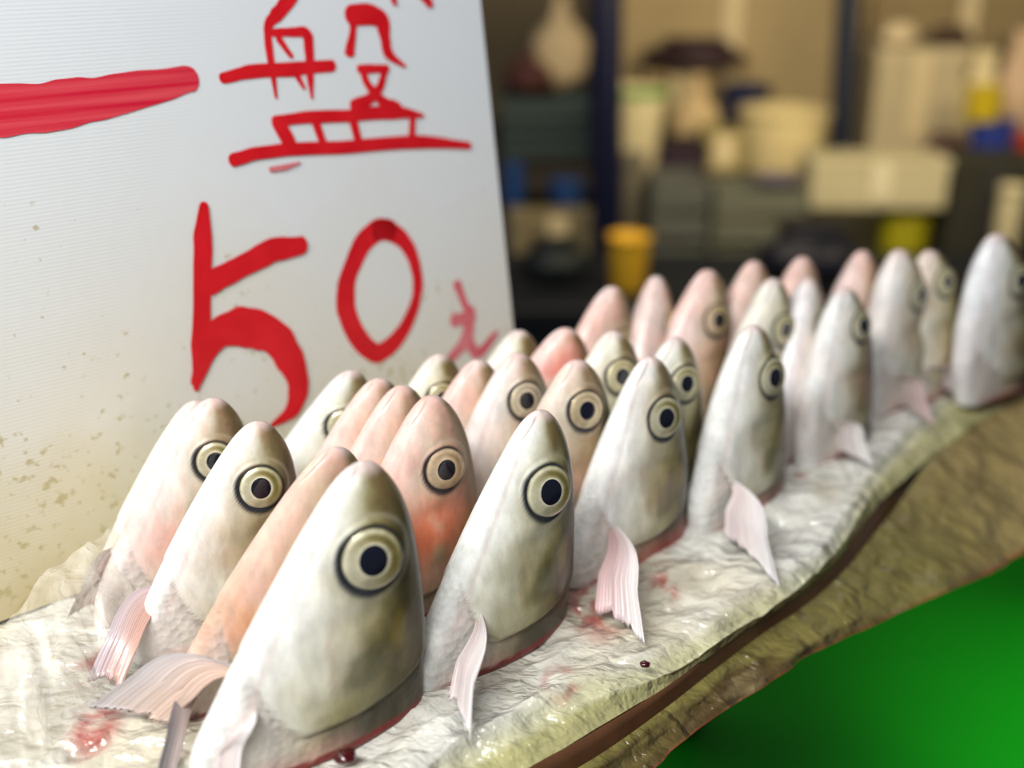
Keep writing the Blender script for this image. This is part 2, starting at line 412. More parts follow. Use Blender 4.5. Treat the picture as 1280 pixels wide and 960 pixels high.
# the near row running back to the sign
head(418, 559, 'narrow tan and orange fish head directly behind the biggest one', eye_u=.68, eye_x=.02, s=.96, yaw=30, lean=.22, res=2, tint=(.62, .47, .38), blush=.6, hot=.9, hotc=(.70, .30, .12), wide=.8,
     fin2=ft((190, 990, .004), (216, 978, .004), ct=-.6, u=.06, root=.006, col=(.20, .19, .22), colb=(.55, .45, .42)))
head(320, 527, 'white fish head with clear round eye, third from the sign-side end counting behind the biggest', eye_r=.1, s=.92, yaw=34, lean=.12, res=2, blush=.18,
     fin2=ft((108, 852, .005), (150, 862, .004), ct=-.70, col=(.55, .48, .52), colb=(.70, .42, .34)))
head(264, 498, 'fish head with a pink blotched cheek at the left end of the near row', s=.92, yaw=34, lean=.12, res=2, blush=.3, hot=.75, hotc=(.78, .34, .28), tint=(.80, .76, .74),
     fin2=ft((85, 770, .006), (130, 752, .004), col=(.34, .31, .30), colb=(.62, .24, .2)))
head(243, 501, 'pale cream fish head hidden behind the pink blotched left one, only its throat showing', s=.85, wide=.8, yaw=36, lean=.12, res=2, tint=(.80, .77, .66))
# second row
head(537, 495, 'fish head with fiery red cheek standing behind the two nearest heads', eye_u=.70, eye_r=.098, dark=.7, s=.97, yaw=40, res=2, tint=PINK, blush=.75, hot=1.0, hotc=(.74, .20, .10), iris=(.60, .42, .24))
head(500, 482, 'pink fish head with brown snout just left of the red cheeked head', eye_u=.68, eye_x=.02, s=.95, yaw=38, lean=.1, tint=PINK, blush=.6, wide=.85)
head(472, 473, 'smooth pink fish head second to the left of the red cheeked head', eye_u=.68, eye_x=.02, s=.92, yaw=32, lean=.14, tint=PINK, blush=.55, wide=.85)
head(438, 463, 'grey-white fish head leaning right in front of the tail of the digit 5', s=.88, yaw=28, lean=.28, tint=(.78, .80, .77), wide=.9)
# third row
head(720, 450, 'tan fish head with round eye behind the second and third front heads', eye_u=.785, s=.97, yaw=36, res=2, tint=(.70, .60, .51), blush=.4, iris=(.62, .50, .30))
head(645, 441, 'pinkish fish head with dark glinting eye behind the second front head', eye_u=.785, s=.95, yaw=38, res=2, tint=(.80, .74, .71), blush=.5, iris=(.58, .46, .34))
head(596, 450, 'rosy fish head between the red cheeked one and the digit 0', eye_u=.68, eye_x=.02, s=.90, yaw=34, lean=.1, tint=ROSE, blush=.65, wide=.9)
head(548, 443, 'cream fish head standing just under the digit 0', eye_u=.785, eye_r=.085, s=.88, yaw=34, lean=.1, tint=CREAM, wide=.9)
# fourth row
head(843, 422, 'small-looking olive fish head peeping out right of the third front head', eye_u=.785, s=.95, yaw=42, tint=(.80, .80, .74), res=2)
head(766, 414, 'yellowish fish head with round eye behind and left of the third front head', eye_u=.785, s=.95, yaw=36, tint=CREAM, blush=.25, iris=(.55, .45, .22))
head(706, 410, 'red-pink fish head with no eye showing, under the right edge of the sign', eye_u=.68, eye_x=.02, hotu=.75, s=.92, yaw=20, lean=.1, tint=ROSE, blush=.9, hot=.85, hotc=(.72, .18, .15))
head(648, 413, 'cream fish head at the foot of the last red character on the sign', s=.88, yaw=32, lean=.1, tint=CREAM)
# farther rows
head(966, 348, 'cream fish head looking over the fourth front head', s=1.0, yaw=46, tint=(.80, .78, .70))
head(1010, 347, 'pale fish head without visible eye between the fourth and fifth front heads', s=.96, yaw=62, tint=(.80, .78, .79), blush=.15)
head(884, 337, 'salmon pink fish head behind the fourth front head on its left', s=1.0, yaw=40, tint=ROSE, blush=.7)
head(820, 345, 'blurred pink fish head to the right of the orange cup', s=.97, yaw=66, tint=ROSE, blush=.7, dark=.6)
head(764, 358, 'blurred pink fish head below the orange cup', eye_u=.68, eye_x=.02, s=.95, yaw=40, lean=.1, tint=ROSE, blush=.7)
head(942, 326, 'blurred pale pink fish head in the last row, leftmost against the dark bag', s=.98, yaw=44, tint=PINK, blush=.5)
head(1003, 321, 'blurred pale pink fish head in the last row, in the middle against the dark bag', s=.98, yaw=44, tint=PINK, blush=.5)
head(1078, 313, 'blurred pink fish head in the last row behind the fifth front head', eye_u=.68, eye_x=.02, s=.97, yaw=44, tint=ROSE, blush=.6)

# ------------------------------------------------------------------ tray with plastic wrap
def make_wrap():
    m, nt, b = new_mat('plastic_wrap_over_ice')
    tc = N(nt, 'ShaderNodeTexCoord'); at = N(nt, 'ShaderNodeAttribute', attribute_name='col')
    no = N(nt, 'ShaderNodeTexNoise'); no.inputs['Scale'].default_value = 38; no.inputs['Detail'].default_value = 5; no.inputs['Distortion'].default_value = 1.2
    nt.links.new(tc.outputs['Object'], no.inputs['Vector'])
    mr = N(nt, 'ShaderNodeMapRange'); mr.inputs['From Min'].default_value = .3; mr.inputs['From Max'].default_value = .7; mr.inputs['To Min'].default_value = .82; mr.inputs['To Max'].default_value = 1.1
    nt.links.new(no.outputs['Fac'], mr.inputs['Value'])
    mu = N(nt, 'ShaderNodeMix', data_type='RGBA', blend_type='MULTIPLY'); mu.inputs['Factor'].default_value = 1
    nt.links.new(at.outputs['Color'], mu.inputs['A']); nt.links.new(mr.outputs['Result'], mu.inputs['B'])
    nt.links.new(mu.outputs['Result'], b.inputs['Base Color'])
    # creases of the film
    mp = N(nt, 'ShaderNodeMapping'); mp.inputs['Scale'].default_value = (1, 1.8, 1); mp.inputs['Rotation'].default_value = (0, 0, .65)
    nt.links.new(tc.outputs['Object'], mp.inputs['Vector'])
    wn = N(nt, 'ShaderNodeTexNoise'); wn.inputs['Scale'].default_value = 30; wn.inputs['Detail'].default_value = 4; nt.links.new(mp.outputs['Vector'], wn.inputs['Vector'])
    ad = N(nt, 'ShaderNodeMix', data_type='RGBA', blend_type='LINEAR_LIGHT'); ad.inputs['Factor'].default_value = .05
    nt.links.new(mp.outputs['Vector'], ad.inputs['A']); nt.links.new(wn.outputs['Color'], ad.inputs['B'])
    vo = N(nt, 'ShaderNodeTexVoronoi', feature='DISTANCE_TO_EDGE'); vo.inputs['Scale'].default_value = 15; nt.links.new(ad.outputs['Result'], vo.inputs['Vector'])
    v2 = N(nt, 'ShaderNodeTexVoronoi', feature='F1'); v2.inputs['Scale'].default_value = 36; nt.links.new(ad.outputs['Result'], v2.inputs['Vector'])
    a1 = N(nt, 'ShaderNodeMath', operation='MINIMUM'); nt.links.new(vo.outputs['Distance'], a1.inputs[0]); a1.inputs[1].default_value = .35
    a2 = N(nt, 'ShaderNodeMath', operation='MULTIPLY_ADD'); nt.links.new(v2.outputs['Distance'], a2.inputs[0]); a2.inputs[1].default_value = .16; nt.links.new(a1.outputs[0], a2.inputs[2])
    a3 = N(nt, 'ShaderNodeMath', operation='MULTIPLY_ADD'); nt.links.new(no.outputs['Fac'], a3.inputs[0]); a3.inputs[1].default_value = .30; nt.links.new(a2.outputs[0], a3.inputs[2])
    bp = N(nt, 'ShaderNodeBump'); bp.inputs['Strength'].default_value = .85; bp.inputs['Distance'].default_value = .009
    nt.links.new(a3.outputs[0], bp.inputs['Height'])
    nt.links.new(bp.outputs['Normal'], b.inputs['Normal']); nt.links.new(bp.outputs['Normal'], b.inputs['Coat Normal'])
    b.inputs['Roughness'].default_value = .2; b.inputs['Coat Weight'].default_value = 1; b.inputs['Coat Roughness'].default_value = .05
    b.inputs['Subsurface Weight'].default_value = .15; b.inputs['Subsurface Radius'].default_value = (.006, .006, .005)
    return m
WRAP = make_wrap()
def make_film():
    m, nt, b = new_mat('clear_film')
    tc = N(nt, 'ShaderNodeTexCoord'); mp = N(nt, 'ShaderNodeMapping'); mp.inputs['Scale'].default_value = (1, 1, .5)
    nt.links.new(tc.outputs['Object'], mp.inputs['Vector'])
    no = N(nt, 'ShaderNodeTexNoise'); no.inputs['Scale'].default_value = 45; no.inputs['Detail'].default_value = 5; no.inputs['Distortion'].default_value = 1.5
    nt.links.new(mp.outputs['Vector'], no.inputs['Vector'])
    bp = N(nt, 'ShaderNodeBump'); bp.inputs['Strength'].default_value = 1; bp.inputs['Distance'].default_value = .006
    nt.links.new(no.outputs['Fac'], bp.inputs['Height']); nt.links.new(bp.outputs['Normal'], b.inputs['Normal'])
    b.inputs['Base Color'].default_value = (.80, .76, .66, 1); b.inputs['Roughness'].default_value = .12; b.inputs['Specular IOR Level'].default_value = .8
    b.inputs['Coat Weight'].default_value = .6
    mr = N(nt, 'ShaderNodeMapRange'); mr.inputs['From Min'].default_value = .35; mr.inputs['From Max'].default_value = .7; mr.inputs['To Min'].default_value = .18; mr.inputs['To Max'].default_value = .55
    nt.links.new(no.outputs['Fac'], mr.inputs['Value']); nt.links.new(mr.outputs['Result'], b.inputs['Alpha'])
    return m
FILM = make_film()

# outline stations: edge of the white top (z=0), brown rim (z=-.015), lower hem (z=-.055), as seen along the near side
ST = [((480, 1010), (540, 1060), (600, 1110)), ((600, 930), (650, 985), (705, 1030)), ((700, 879), (748, 927), (800, 972)), ((791, 845), (830, 870), (887, 903)), ((858, 812), (886, 826), (940, 868)),
      ((930, 768), (950, 778), (1010, 822)), ((978, 740), (1000, 745), (1060, 797)), ((1035, 692), (1047, 702), (1131, 764)),
      ((1079, 629), (1090, 648), (1190, 736)), ((1098, 590), (1130, 610), (1242, 716)), ((1140, 540), (1180, 572), (1300, 690)), ((1200, 490), (1245, 530), (1370, 640)), ((1280, 440), (1330, 480), (1460, 570))]
top = [on_z(*a, 0)[:2] for a, b_, c_ in ST]; mid = [on_z(*b_, -.015)[:2] for a, b_, c_ in ST]; HZ = [-.028, -.028, -.028, -.028, -.028, -.029, -.031, -.035, -.040, -.045, -.048, -.050, -.050]; hem = [on_z(*c_, hz)[:2] for (a, b_, c_), hz in zip(ST, HZ)]
back = [(.43, .77), (.37, .805), (.27, .775), (.16, .72), (.06, .675), (-.04, .615), (-.17, .52), (-.30, .43), (-.40, .34), (-.38, .24), (-.24, .17), (-.13, .165)]
def off(p, k):
    c0 = np.array([.1, .55]); v = np.array(p)-c0; return tuple(np.array(p)+v/np.linalg.norm(v)*k)
top += back; mid += [off(p, .012) for p in back]; hem += [off(p, .03) for p in back]
def closed(pts, n):
    pts = np.array(pts, float); m = len(pts); out = []
    seg = np.linalg.norm(np.roll(pts, -1, 0)-pts, axis=1); cum = np.concatenate([[0], np.cumsum(seg)])
    # common parameter: knot index spaced by the length of the top outline
    return pts, cum
def resample(pts, knots, n):
    pts = np.array(pts, float); m = len(pts)
    s = np.linspace(0, knots[-1], n, endpoint=False); out = np.zeros((n, 2))
    for i, v in enumerate(s):
        k = min(np.searchsorted(knots, v, 'right')-1, m-1); t = (v-knots[k])/(knots[k+1]-knots[k])
        p0, p1, p2, p3 = pts[(k-1) % m], pts[k], pts[(k+1) % m], pts[(k+2) % m]
        out[i] = .5*((2*p1)+(-p0+p2)*t+(2*p0-5*p1+4*p2-p3)*t*t+(-p0+3*p1-3*p2+p3)*t**3)
    return out
_, KN = closed(top, 0); HZ += [-.05]*8+[-.04]+[-.028]*(len(top)-len(HZ)-9)
NT = 900
oT, oM, oH = resample(top, KN, NT), resample(mid, KN, NT), resample(hem, KN, NT)
zH = np.interp(np.linspace(0, KN[-1], NT, endpoint=False), KN, HZ+[HZ[0]])
tray = bpy.data.objects.new('fish_tray', None); COL.objects.link(tray); tray.location = (.1, .55, -.035)
tag(tray, 'big round tray under crinkled milky plastic wrap carrying all the fish heads', 'tray')
def tw(name, V, Fc, mat):
    o = mesh_obj(name, np.array(V)-np.array([.1, .55, -.035]), Fc, mat, tray); return o
def crinkle(xy, amp):
    p = np.concatenate([xy, np.zeros((len(xy), 1))], 1)
    ca, sa = math.cos(.6), math.sin(.6)
    r = np.stack([p[:, 0]*ca+p[:, 1]*sa, (-p[:, 0]*sa+p[:, 1]*ca)*2.2, p[:, 2]], 1)
    n1 = fbm(r*22, 3, 3); n2 = 1-np.abs(2*fbm(r*34+5, 9, 3)-1)
    return amp*((n1-.5)*1.6 + (n2-.8)*.8)
cen = np.array([.1, .55]); V = []; C = []; NR = 150
clots = [on_z(700, 845, 0)[:2], on_z(745, 752, 0)[:2], on_z(830, 735, 0)[:2], on_z(1150, 590, 0)[:2], on_z(120, 905, 0)[:2], on_z(118, 830, 0)[:2], on_z(135, 760, 0)[:2], on_z(1000, 590, 0)[:2]]
rad = [.011, .022, .010, .006, .014, .013, .010, .006]
for i in range(1, NR+1):
    k = (i/NR)**.8
    xy = cen+(oT-cen)*k
    z = crinkle(xy, .006)-.0015 - .004*sst(.93, 1, k)
    V.append(np.concatenate([xy, z[:, None]], 1))
    nz = fbm(np.concatenate([xy*18, xy[:, :1]*0], 1), 41, 3)
    fine = fbm(np.concatenate([xy*np.array([120, 70]), xy[:, :1]*0], 1), 51, 3)
    c = lerp(np.array([.70, .70, .64]), np.array([.60, .56, .44]), sst(.45, .75, nz))
    c = lerp(c, np.array([.50, .49, .26]), .75*sst(.90, 1.0, k+.10*(nz-.5)))
    for q, r in zip(clots, rad):
        d = np.hypot((xy[:, 0]-q[0]), (xy[:, 1]-q[1])*.6)
        c = lerp(c, np.array([.34, .025, .02]), .92*(1-sst(.35, 1.0, d/r+1.0*(fine-.5)))*sst(.35, .6, fine))
    C.append(c)
nin = NR*NT
# skirt: pale lip, brown rim and the hanging wrap
prof = [('lip', 0, .5, (.56, .55, .30)), ('lip', 0, .8, (.50, .48, .22))]
ring = []
for k in (.25, .5, .75):
    ring.append((oT+(oM-oT)*k, -.004-.011*k, np.array([.44, .42, .20])))
V2 = np.vstack(V); Z = []
for xy, z, cc in ring:
    zz = z+crinkle(xy, .002); V.append(np.concatenate([xy, zz[:, None]], 1)); C.append(np.broadcast_to(cc, (NT, 3)).copy())
ctr = np.array([[cen[0], cen[1], 0]])
VV = np.vstack(V+[ctr]); CC = np.vstack(C+[np.array([[.7, .7, .6]])])
fc = grid_faces(NR+3, NT, True); nC = len(VV)-1
fc = [tuple(reversed(f)) for f in fc] + [(nC, j, (j+1) % NT) for j in range(NT)]
bed = tw('plastic_wrap', VV, fc, WRAP); set_col(bed.data, CC); tag(bed, 'milky crinkled plastic film with blood smears')
# brown rim board under the wrap
def strip(rings): return np.vstack(rings), [tuple(reversed(f)) for f in grid_faces(len(rings), NT, True)]
def at3(xy, z): return np.concatenate([xy, np.full((len(xy), 1), z)], 1) if np.isscalar(z) else np.concatenate([xy, z[:, None]], 1)
d1 = oM-oT
RX = sst(.18, .28, oM[:, 0])
def rr_(k0, k1, z0, z1):               # ring: where the rim shows, and where the film swallows it
    b0 = oM+(oH-oM)*k0 if k0 >= 0 else oT+d1*(1+k0); b1 = oT+d1*k1
    return at3(b0*(1-RX[:, None])+b1*RX[:, None], z0*(1-RX)+z1*RX)
r_ = [rr_(-.30, .2, -.0125, -.024), rr_(-.1, .25, -.0118, -.025), rr_(0, .3, -.015, -.027), rr_(.10, .3, -.021, -.029), rr_(.14, .3, -.024, -.030), rr_(.03, .25, -.026, -.031)]
RIMW = plain('wet_brown_wood', (.085, .036, .014), rough=.35, var=.35, scale=60, bump=.3, coat=.4)
v, f = strip(r_); tw('rim', v, f, RIMW)
# hanging skirt of olive film
rings = []; cs = []
for k in np.linspace(0, 1, 26):
    st = oM+(oH-oM)*.10; st = st*(1-RX[:, None])+(oT+d1*.60)*RX[:, None]
    xy = st*(1-k)+oH*k; z = (-.020+.008*RX)*(1-k)+zH*k
    wv = fbm(np.concatenate([xy*26, np.full((NT, 1), k*1.5)], 1), 77, 3)-.5
    nrm = (oH-oM)/np.linalg.norm(oH-oM, axis=1)[:, None]
    xy = xy+nrm*(wv*(.012+.02*RX)*sst(0, .3, k))[:, None]
    rings.append(at3(xy, z+wv*.006*k))
    nn = fbm(np.concatenate([xy*14, np.full((NT, 1), k*2)], 1), 88, 3)
    c = lerp(np.array([.20, .17, .05]), np.array([.085, .055, .018]), sst(.35, .65, nn))
    c = lerp(c, np.array([.42, .34, .17]), .7*sst(.62, .75, nn)); c = lerp(c, np.array([.40, .30, .12])*(.3+1.4*nn[:, None]), .8*RX)
    c = lerp(c, np.array([.30, .02, .02]), np.full(NT, .8*sst(.96, 1, k)))
    cs.append(c)
v, f = strip(rings); sk = tw('wrap_skirt', v, f, WRAP); set_col(sk.data, np.vstack(cs)); tag(sk, 'olive brown hanging edge of the plastic wrap')
# tray body below
rb = [at3(oT+d1*.2, -.022), at3(cen+(oT-cen)*.97, -.033), at3(cen+(oM-cen)*.5, -.035)]
v, f = strip(rb); tw('tray_base', v, f, RIMW)
# crumpled clear film rising at the left against the sign
lip_top = [(-60, 800, .03), (0, 790, .026), (36, 742, .030), (60, 716, .032), (95, 690, .034), (130, 668, .034), (150, 655, .03)]
lip_bot = [(-60, 1010), (10, 980), (60, 940), (110, 880), (150, 830), (180, 780), (200, 745)]
n1, n2 = 90, 60
lt = np.array([on_z(x, y, z) for x, y, z in lip_top]); lb = np.array([on_z(x, y, .003) for x, y in lip_bot])
kk = np.arange(len(lt)); cu = [curve(kk, lt[:, i]) for i in range(3)]; cb = [curve(kk, lb[:, i]) for i in range(3)]
vs = []
for i in range(n2):
    b_ = i/(n2-1)
    for j in range(n1):
        a_ = j/(n1-1)*(len(lt)-1)
        p = np.array([cb[q](a_)*(1-b_)+cu[q](a_)*b_ for q in range(3)])
        w = fbm(np.array([[a_*2.2, b_*2.0, 0]]), 5, 3)[0]-.5
        w2 = 1-abs(2*fbm(np.array([[a_*1.6+b_*1.3, b_*1.1, 3]]), 15, 2)[0]-1)
        p[2] += .010*w*math.sin(PI*min(1, b_*1.2+.05)) + .006*(w2-.7) + .008*math.sin(PI*b_)
        p[2] = max(p[2], .002)
        vs.append(p)
fl = tw('loose_film', vs, grid_faces(n2, n1), FILM); tag(fl, 'clear crumpled loose end of the plastic wrap')

# clots
CLOT = plain('clotted_blood', (.05, .002, .004), rough=.12, var=.4, scale=300, coat=1)
def blob(name, px, py, r, label, cat):
    p = on_z(px, py, .001); V = []; F_ = []
    n, m = 16, 20
    for i in range(n+1):
        th = PI*i/n
        for j in range(m):
            ph = 2*PI*j/m; q = np.array([math.sin(th)*math.cos(ph), math.sin(th)*math.sin(ph), math.cos(th)])
            k = .7+.6*fbm(q[None]*1.9+px, 3, 3)[0]
            V.append(q*np.array([1, .8, .55])*r*k)
    o = mesh_obj(name, V, grid_faces(n+1, m, True), CLOT); o.location = (p[0], p[1], .001+r*.35)
    return tag(o, label, cat)
blob('blood_clot', 431, 949, .0043, 'dark blood clot lying on the wrap before the biggest fish head', 'blood clot')
blob('blood_clot', 806, 832, .0022, 'small red clot lying on the wrap below the third front head', 'blood clot')

# ------------------------------------------------------------------ sign
p_bl = on_z(0, 777, .0)[:3]; p_br = on_z(655, 541, .0)
dv = p_br-p_bl; dv /= np.linalg.norm(dv)
bk = np.array([-dv[1], dv[0], 0])
def proj(P):
    d = P-CAM; z = d@FW; return 640+F*d[0]/z, 480-F*(d@UP)/z
best = None
for g in np.radians(np.arange(-5, 45, .25)):
    e = math.cos(g)*np.array([0, 0, 1.0])+math.sin(g)*bk
    for h in np.arange(.05, .6, .004):
        x, y = proj(p_br+e*h)
        if abs(y) < 6:
            s = abs(x-601)
            if best is None or s < best[0]: best = (s, g)
            break
G = best[1]; 
ev = math.cos(G)*np.array([0, 0, 1.0])+math.sin(G)*bk; nv = -np.cross(ev, -dv)
if nv@(CAM-p_br) < 0: nv = -nv
def make_sign_mat():
    m, nt, b = new_mat('corrugated_plastic')
    tc = N(nt, 'ShaderNodeTexCoord'); sx = N(nt, 'ShaderNodeSeparateXYZ'); nt.links.new(tc.outputs['Object'], sx.inputs[0])
    no = N(nt, 'ShaderNodeTexNoise'); no.inputs['Scale'].default_value = 14; no.inputs['Detail'].default_value = 5; nt.links.new(tc.outputs['Object'], no.inputs['Vector'])
    # grime rises from the foot of the board: height plus noise
    ms = N(nt, 'ShaderNodeMath', operation='MULTIPLY_ADD'); nt.links.new(no.outputs['Fac'], ms.inputs[0]); ms.inputs[1].default_value = -.13; nt.links.new(sx.outputs['Y'], ms.inputs[2])
    xs = N(nt, 'ShaderNodeMath', operation='MULTIPLY_ADD'); nt.links.new(sx.outputs['X'], xs.inputs[0]); xs.inputs[1].default_value = .12; nt.links.new(ms.outputs[0], xs.inputs[2])
    cr = N(nt, 'ShaderNodeValToRGB'); e = cr.color_ramp.elements
    e[0].position = 0; e[0].color = (.27, .18, .06, 1); e[1].position = 1; e[1].color = (.69, .74, .80, 1)
    for pos, col in ((.06, (.50, .41, .22, 1)), (.16, (.60, .54, .36, 1)), (.32, (.68, .66, .58, 1)), (.6, (.69, .72, .73, 1))):
        k = e.new(pos); k.color = col
    mr = N(nt, 'ShaderNodeMapRange'); mr.inputs['From Min'].default_value = -.125; mr.inputs['From Max'].default_value = .22
    nt.links.new(xs.outputs[0], mr.inputs['Value']); nt.links.new(mr.outputs['Result'], cr.inputs['Fac'])
    # mildew specks, denser near the foot
    vo = N(nt, 'ShaderNodeTexNoise'); vo.inputs['Scale'].default_value = 210; vo.inputs['Detail'].default_value = 3; nt.links.new(tc.outputs['Object'], vo.inputs['Vector'])
    v2 = N(nt, 'ShaderNodeTexNoise'); v2.inputs['Scale'].default_value = 26; v2.inputs['Detail'].default_value = 3; nt.links.new(tc.outputs['Object'], v2.inputs['Vector'])
    th = N(nt, 'ShaderNodeMapRange'); th.inputs['From Min'].default_value = -.1; th.inputs['From Max'].default_value = .17; th.inputs['To Min'].default_value = .20; th.inputs['To Max'].default_value = -.07
    nt.links.new(xs.outputs[0], th.inputs['Value'])
    s1 = N(nt, 'ShaderNodeMath', operation='MULTIPLY_ADD'); nt.links.new(v2.outputs['Fac'], s1.inputs[0]); s1.inputs[1].default_value = .45; nt.links.new(vo.outputs['Fac'], s1.inputs[2])
    s2 = N(nt, 'ShaderNodeMath', operation='ADD'); nt.links.new(s1.outputs[0], s2.inputs[0]); nt.links.new(th.outputs['Result'], s2.inputs[1])
    sp = N(nt, 'ShaderNodeMapRange'); sp.inputs['From Min'].default_value = .965; sp.inputs['From Max'].default_value = 1.07; nt.links.new(s2.outputs[0], sp.inputs['Value'])
    sp.inputs['To Max'].default_value = .8
    mx = N(nt, 'ShaderNodeMix', data_type='RGBA'); nt.links.new(sp.outputs['Result'], mx.inputs['Factor']); nt.links.new(cr.outputs['Color'], mx.inputs['A']); mx.inputs['B'].default_value = (.42, .36, .17, 1)
    # flutes of the board
    wv = N(nt, 'ShaderNodeTexWave', wave_type='BANDS', bands_direction='Y'); wv.inputs['Scale'].default_value = 190; wv.inputs['Distortion'].default_value = .25; wv.inputs['Detail'].default_value = 1
    nt.links.new(tc.outputs['Object'], wv.inputs['Vector'])
    wr = N(nt, 'ShaderNodeMapRange'); wr.inputs['To Min'].default_value = .97; wr.inputs['To Max'].default_value = 1.0; nt.links.new(wv.outputs['Fac'], wr.inputs['Value'])
    mu = N(nt, 'ShaderNodeMix', data_type='RGBA', blend_type='MULTIPLY'); mu.inputs['Factor'].default_value = 1
    nt.links.new(mx.outputs['Result'], mu.inputs['A']); nt.links.new(wr.outputs['Result'], mu.inputs['B']); nt.links.new(mu.outputs['Result'], b.inputs['Base Color'])
    bp = N(nt, 'ShaderNodeBump'); bp.inputs['Strength'].default_value = .10; bp.inputs['Distance'].default_value = .0003; nt.links.new(wv.outputs['Fac'], bp.inputs['Height'])
    nt.links.new(bp.outputs['Normal'], b.inputs['Normal'])
    b.inputs['Roughness'].default_value = .42
    return m
SIGN = make_sign_mat()
def paint(name, c1, c2, streak):
    m, nt, b = new_mat(name)
    tc = N(nt, 'ShaderNodeTexCoord'); mp = N(nt, 'ShaderNodeMapping'); mp.inputs['Scale'].default_value = streak; mp.inputs['Rotation'].default_value = (0, 0, -.1)
    nt.links.new(tc.outputs['Object'], mp.inputs['Vector'])
    no = N(nt, 'ShaderNodeTexNoise'); no.inputs['Scale'].default_value = 60; no.inputs['Detail'].default_value = 5; nt.links.new(mp.outputs['Vector'], no.inputs['Vector'])
    mr = N(nt, 'ShaderNodeMapRange'); mr.inputs['From Min'].default_value = .35; mr.inputs['From Max'].default_value = .68; nt.links.new(no.outputs['Fac'], mr.inputs['Value'])
    mx = N(nt, 'ShaderNodeMix', data_type='RGBA'); mx.inputs['A'].default_value = (*c1, 1); mx.inputs['B'].default_value = (*c2, 1)
    nt.links.new(mr.outputs['Result'], mx.inputs['Factor']); nt.links.new(mx.outputs['Result'], b.inputs['Base Color']); b.inputs['Roughness'].default_value = .45
    return m
RED = paint('red_paint', (.56, .002, .008), (.66, .008, .016), (1, 1, 1))
REDDRY = paint('dry_brushed_red_paint', (.56, .004, .03), (.68, .07, .09), (.10, 5, 1))
REDPALE = paint('thin_red_paint', (.60, .06, .09), (.66, .22, .24), (.6, .6, 1))
# board local frame: x along dv from the right foot, y up the board, z to the viewer
SM = Matrix((Vector(dv), Vector(ev), Vector(np.cross(dv, ev)))).transposed().to_4x4()
zsg = 1 if np.cross(dv, ev)@nv > 0 else -1
SM.translation = Vector(p_br)
SMi = SM.inverted()
def on_board(x, y):
    q = SMi @ Vector(on_plane(x, y, p_br, nv)); return q.x, q.y
TH = .0045
W, Hh = .62, .46
def rounded(w0, w1, h0, h1):
    return [(w0, h0), (w1-.004, h0), (w1, h0+.004), (w1, h1-.004), (w1-.004, h1), (w0, h1)]
lo = rounded(-W, 0, 0, Hh); n = len(lo)
vs = [(x, y, 0) for x, y in lo]+[(x, y, -zsg*TH) for x, y in lo]
fcs = [tuple(range(n)), tuple(range(2*n-1, n-1, -1))]+[(i, i+n, (i+1) % n+n, (i+1) % n) for i in range(n)]
sign = mesh_obj('price_sign', vs, fcs, SIGN, smooth=False); sign.matrix_world = SM
tag(sign, 'white corrugated plastic price board with red brush writing and mildewed foot behind the fish', 'sign')
CNT = [0]
def stroke_geo(pts, ws, V, F_, jag=.04):
    """A brush stroke as a ribbon with round ends, pts in board metres."""
    pts = np.array(pts, float); ws = np.array(ws, float); k = np.arange(len(pts))
    n = max(14, 12*len(pts)); t = np.linspace(0, len(pts)-1, n)
    if len(pts) > 2:
        cx, cy = curve_cr(pts, t)
    else: cx, cy = np.interp(t, k, pts[:, 0]), np.interp(t, k, pts[:, 1])
    w = np.interp(t, k, ws)
    tx, ty = np.gradient(cx), np.gradient(cy); l = np.hypot(tx, ty)+1e-12; nx, ny = -ty/l, tx/l
    CNT[0] += 1; z = zsg*(.00035+.00002*(CNT[0] % 24))
    nj = vnoise(np.stack([t*3, t*0+CNT[0], t*0], 1), 3)-.5; nk = vnoise(np.stack([t*3, t*0+CNT[0]+50, t*0], 1), 3)-.5
    a = len(V)
    for i in range(n):
        h = w[i]/2
        V.append((cx[i]+nx[i]*h*(1+jag*4*nj[i]), cy[i]+ny[i]*h*(1+jag*4*nj[i]), z)); V.append((cx[i]-nx[i]*h*(1+jag*4*nk[i]), cy[i]-ny[i]*h*(1+jag*4*nk[i]), z))
    for i in range(n-1): F_.append((a+2*i, a+2*i+1, a+2*i+3, a+2*i+2))
    for e_, sg in ((0, -1), (n-1, 1)):
        b0 = len(V); h = w[e_]/2; V.append((cx[e_], cy[e_], z)); m = 10
        for q in range(m+1):
            an = PI*q/m
            V.append((cx[e_]+nx[e_]*h*math.cos(an)+sg*tx[e_]/l[e_]*h*.8*math.sin(an), cy[e_]+ny[e_]*h*math.cos(an)+sg*ty[e_]/l[e_]*h*.8*math.sin(an), z))
        for q in range(m): F_.append((b0, b0+1+q, b0+2+q))
def curve_cr(pts, t):
    m = len(pts); out = []
    for v in t:
        k = min(int(v), m-2); u = v-k
        p1, p2 = pts[k], pts[k+1]; p0 = pts[k-1] if k else 2*p1-p2; p3 = pts[k+2] if k+2 < m else 2*p2-p1
        out.append(.5*((2*p1)+(-p0+p2)*u+(2*p0-5*p1+4*p2-p3)*u*u+(-p0+3*p1-3*p2+p3)*u**3))
    out = np.array(out); return out[:, 0], out[:, 1]
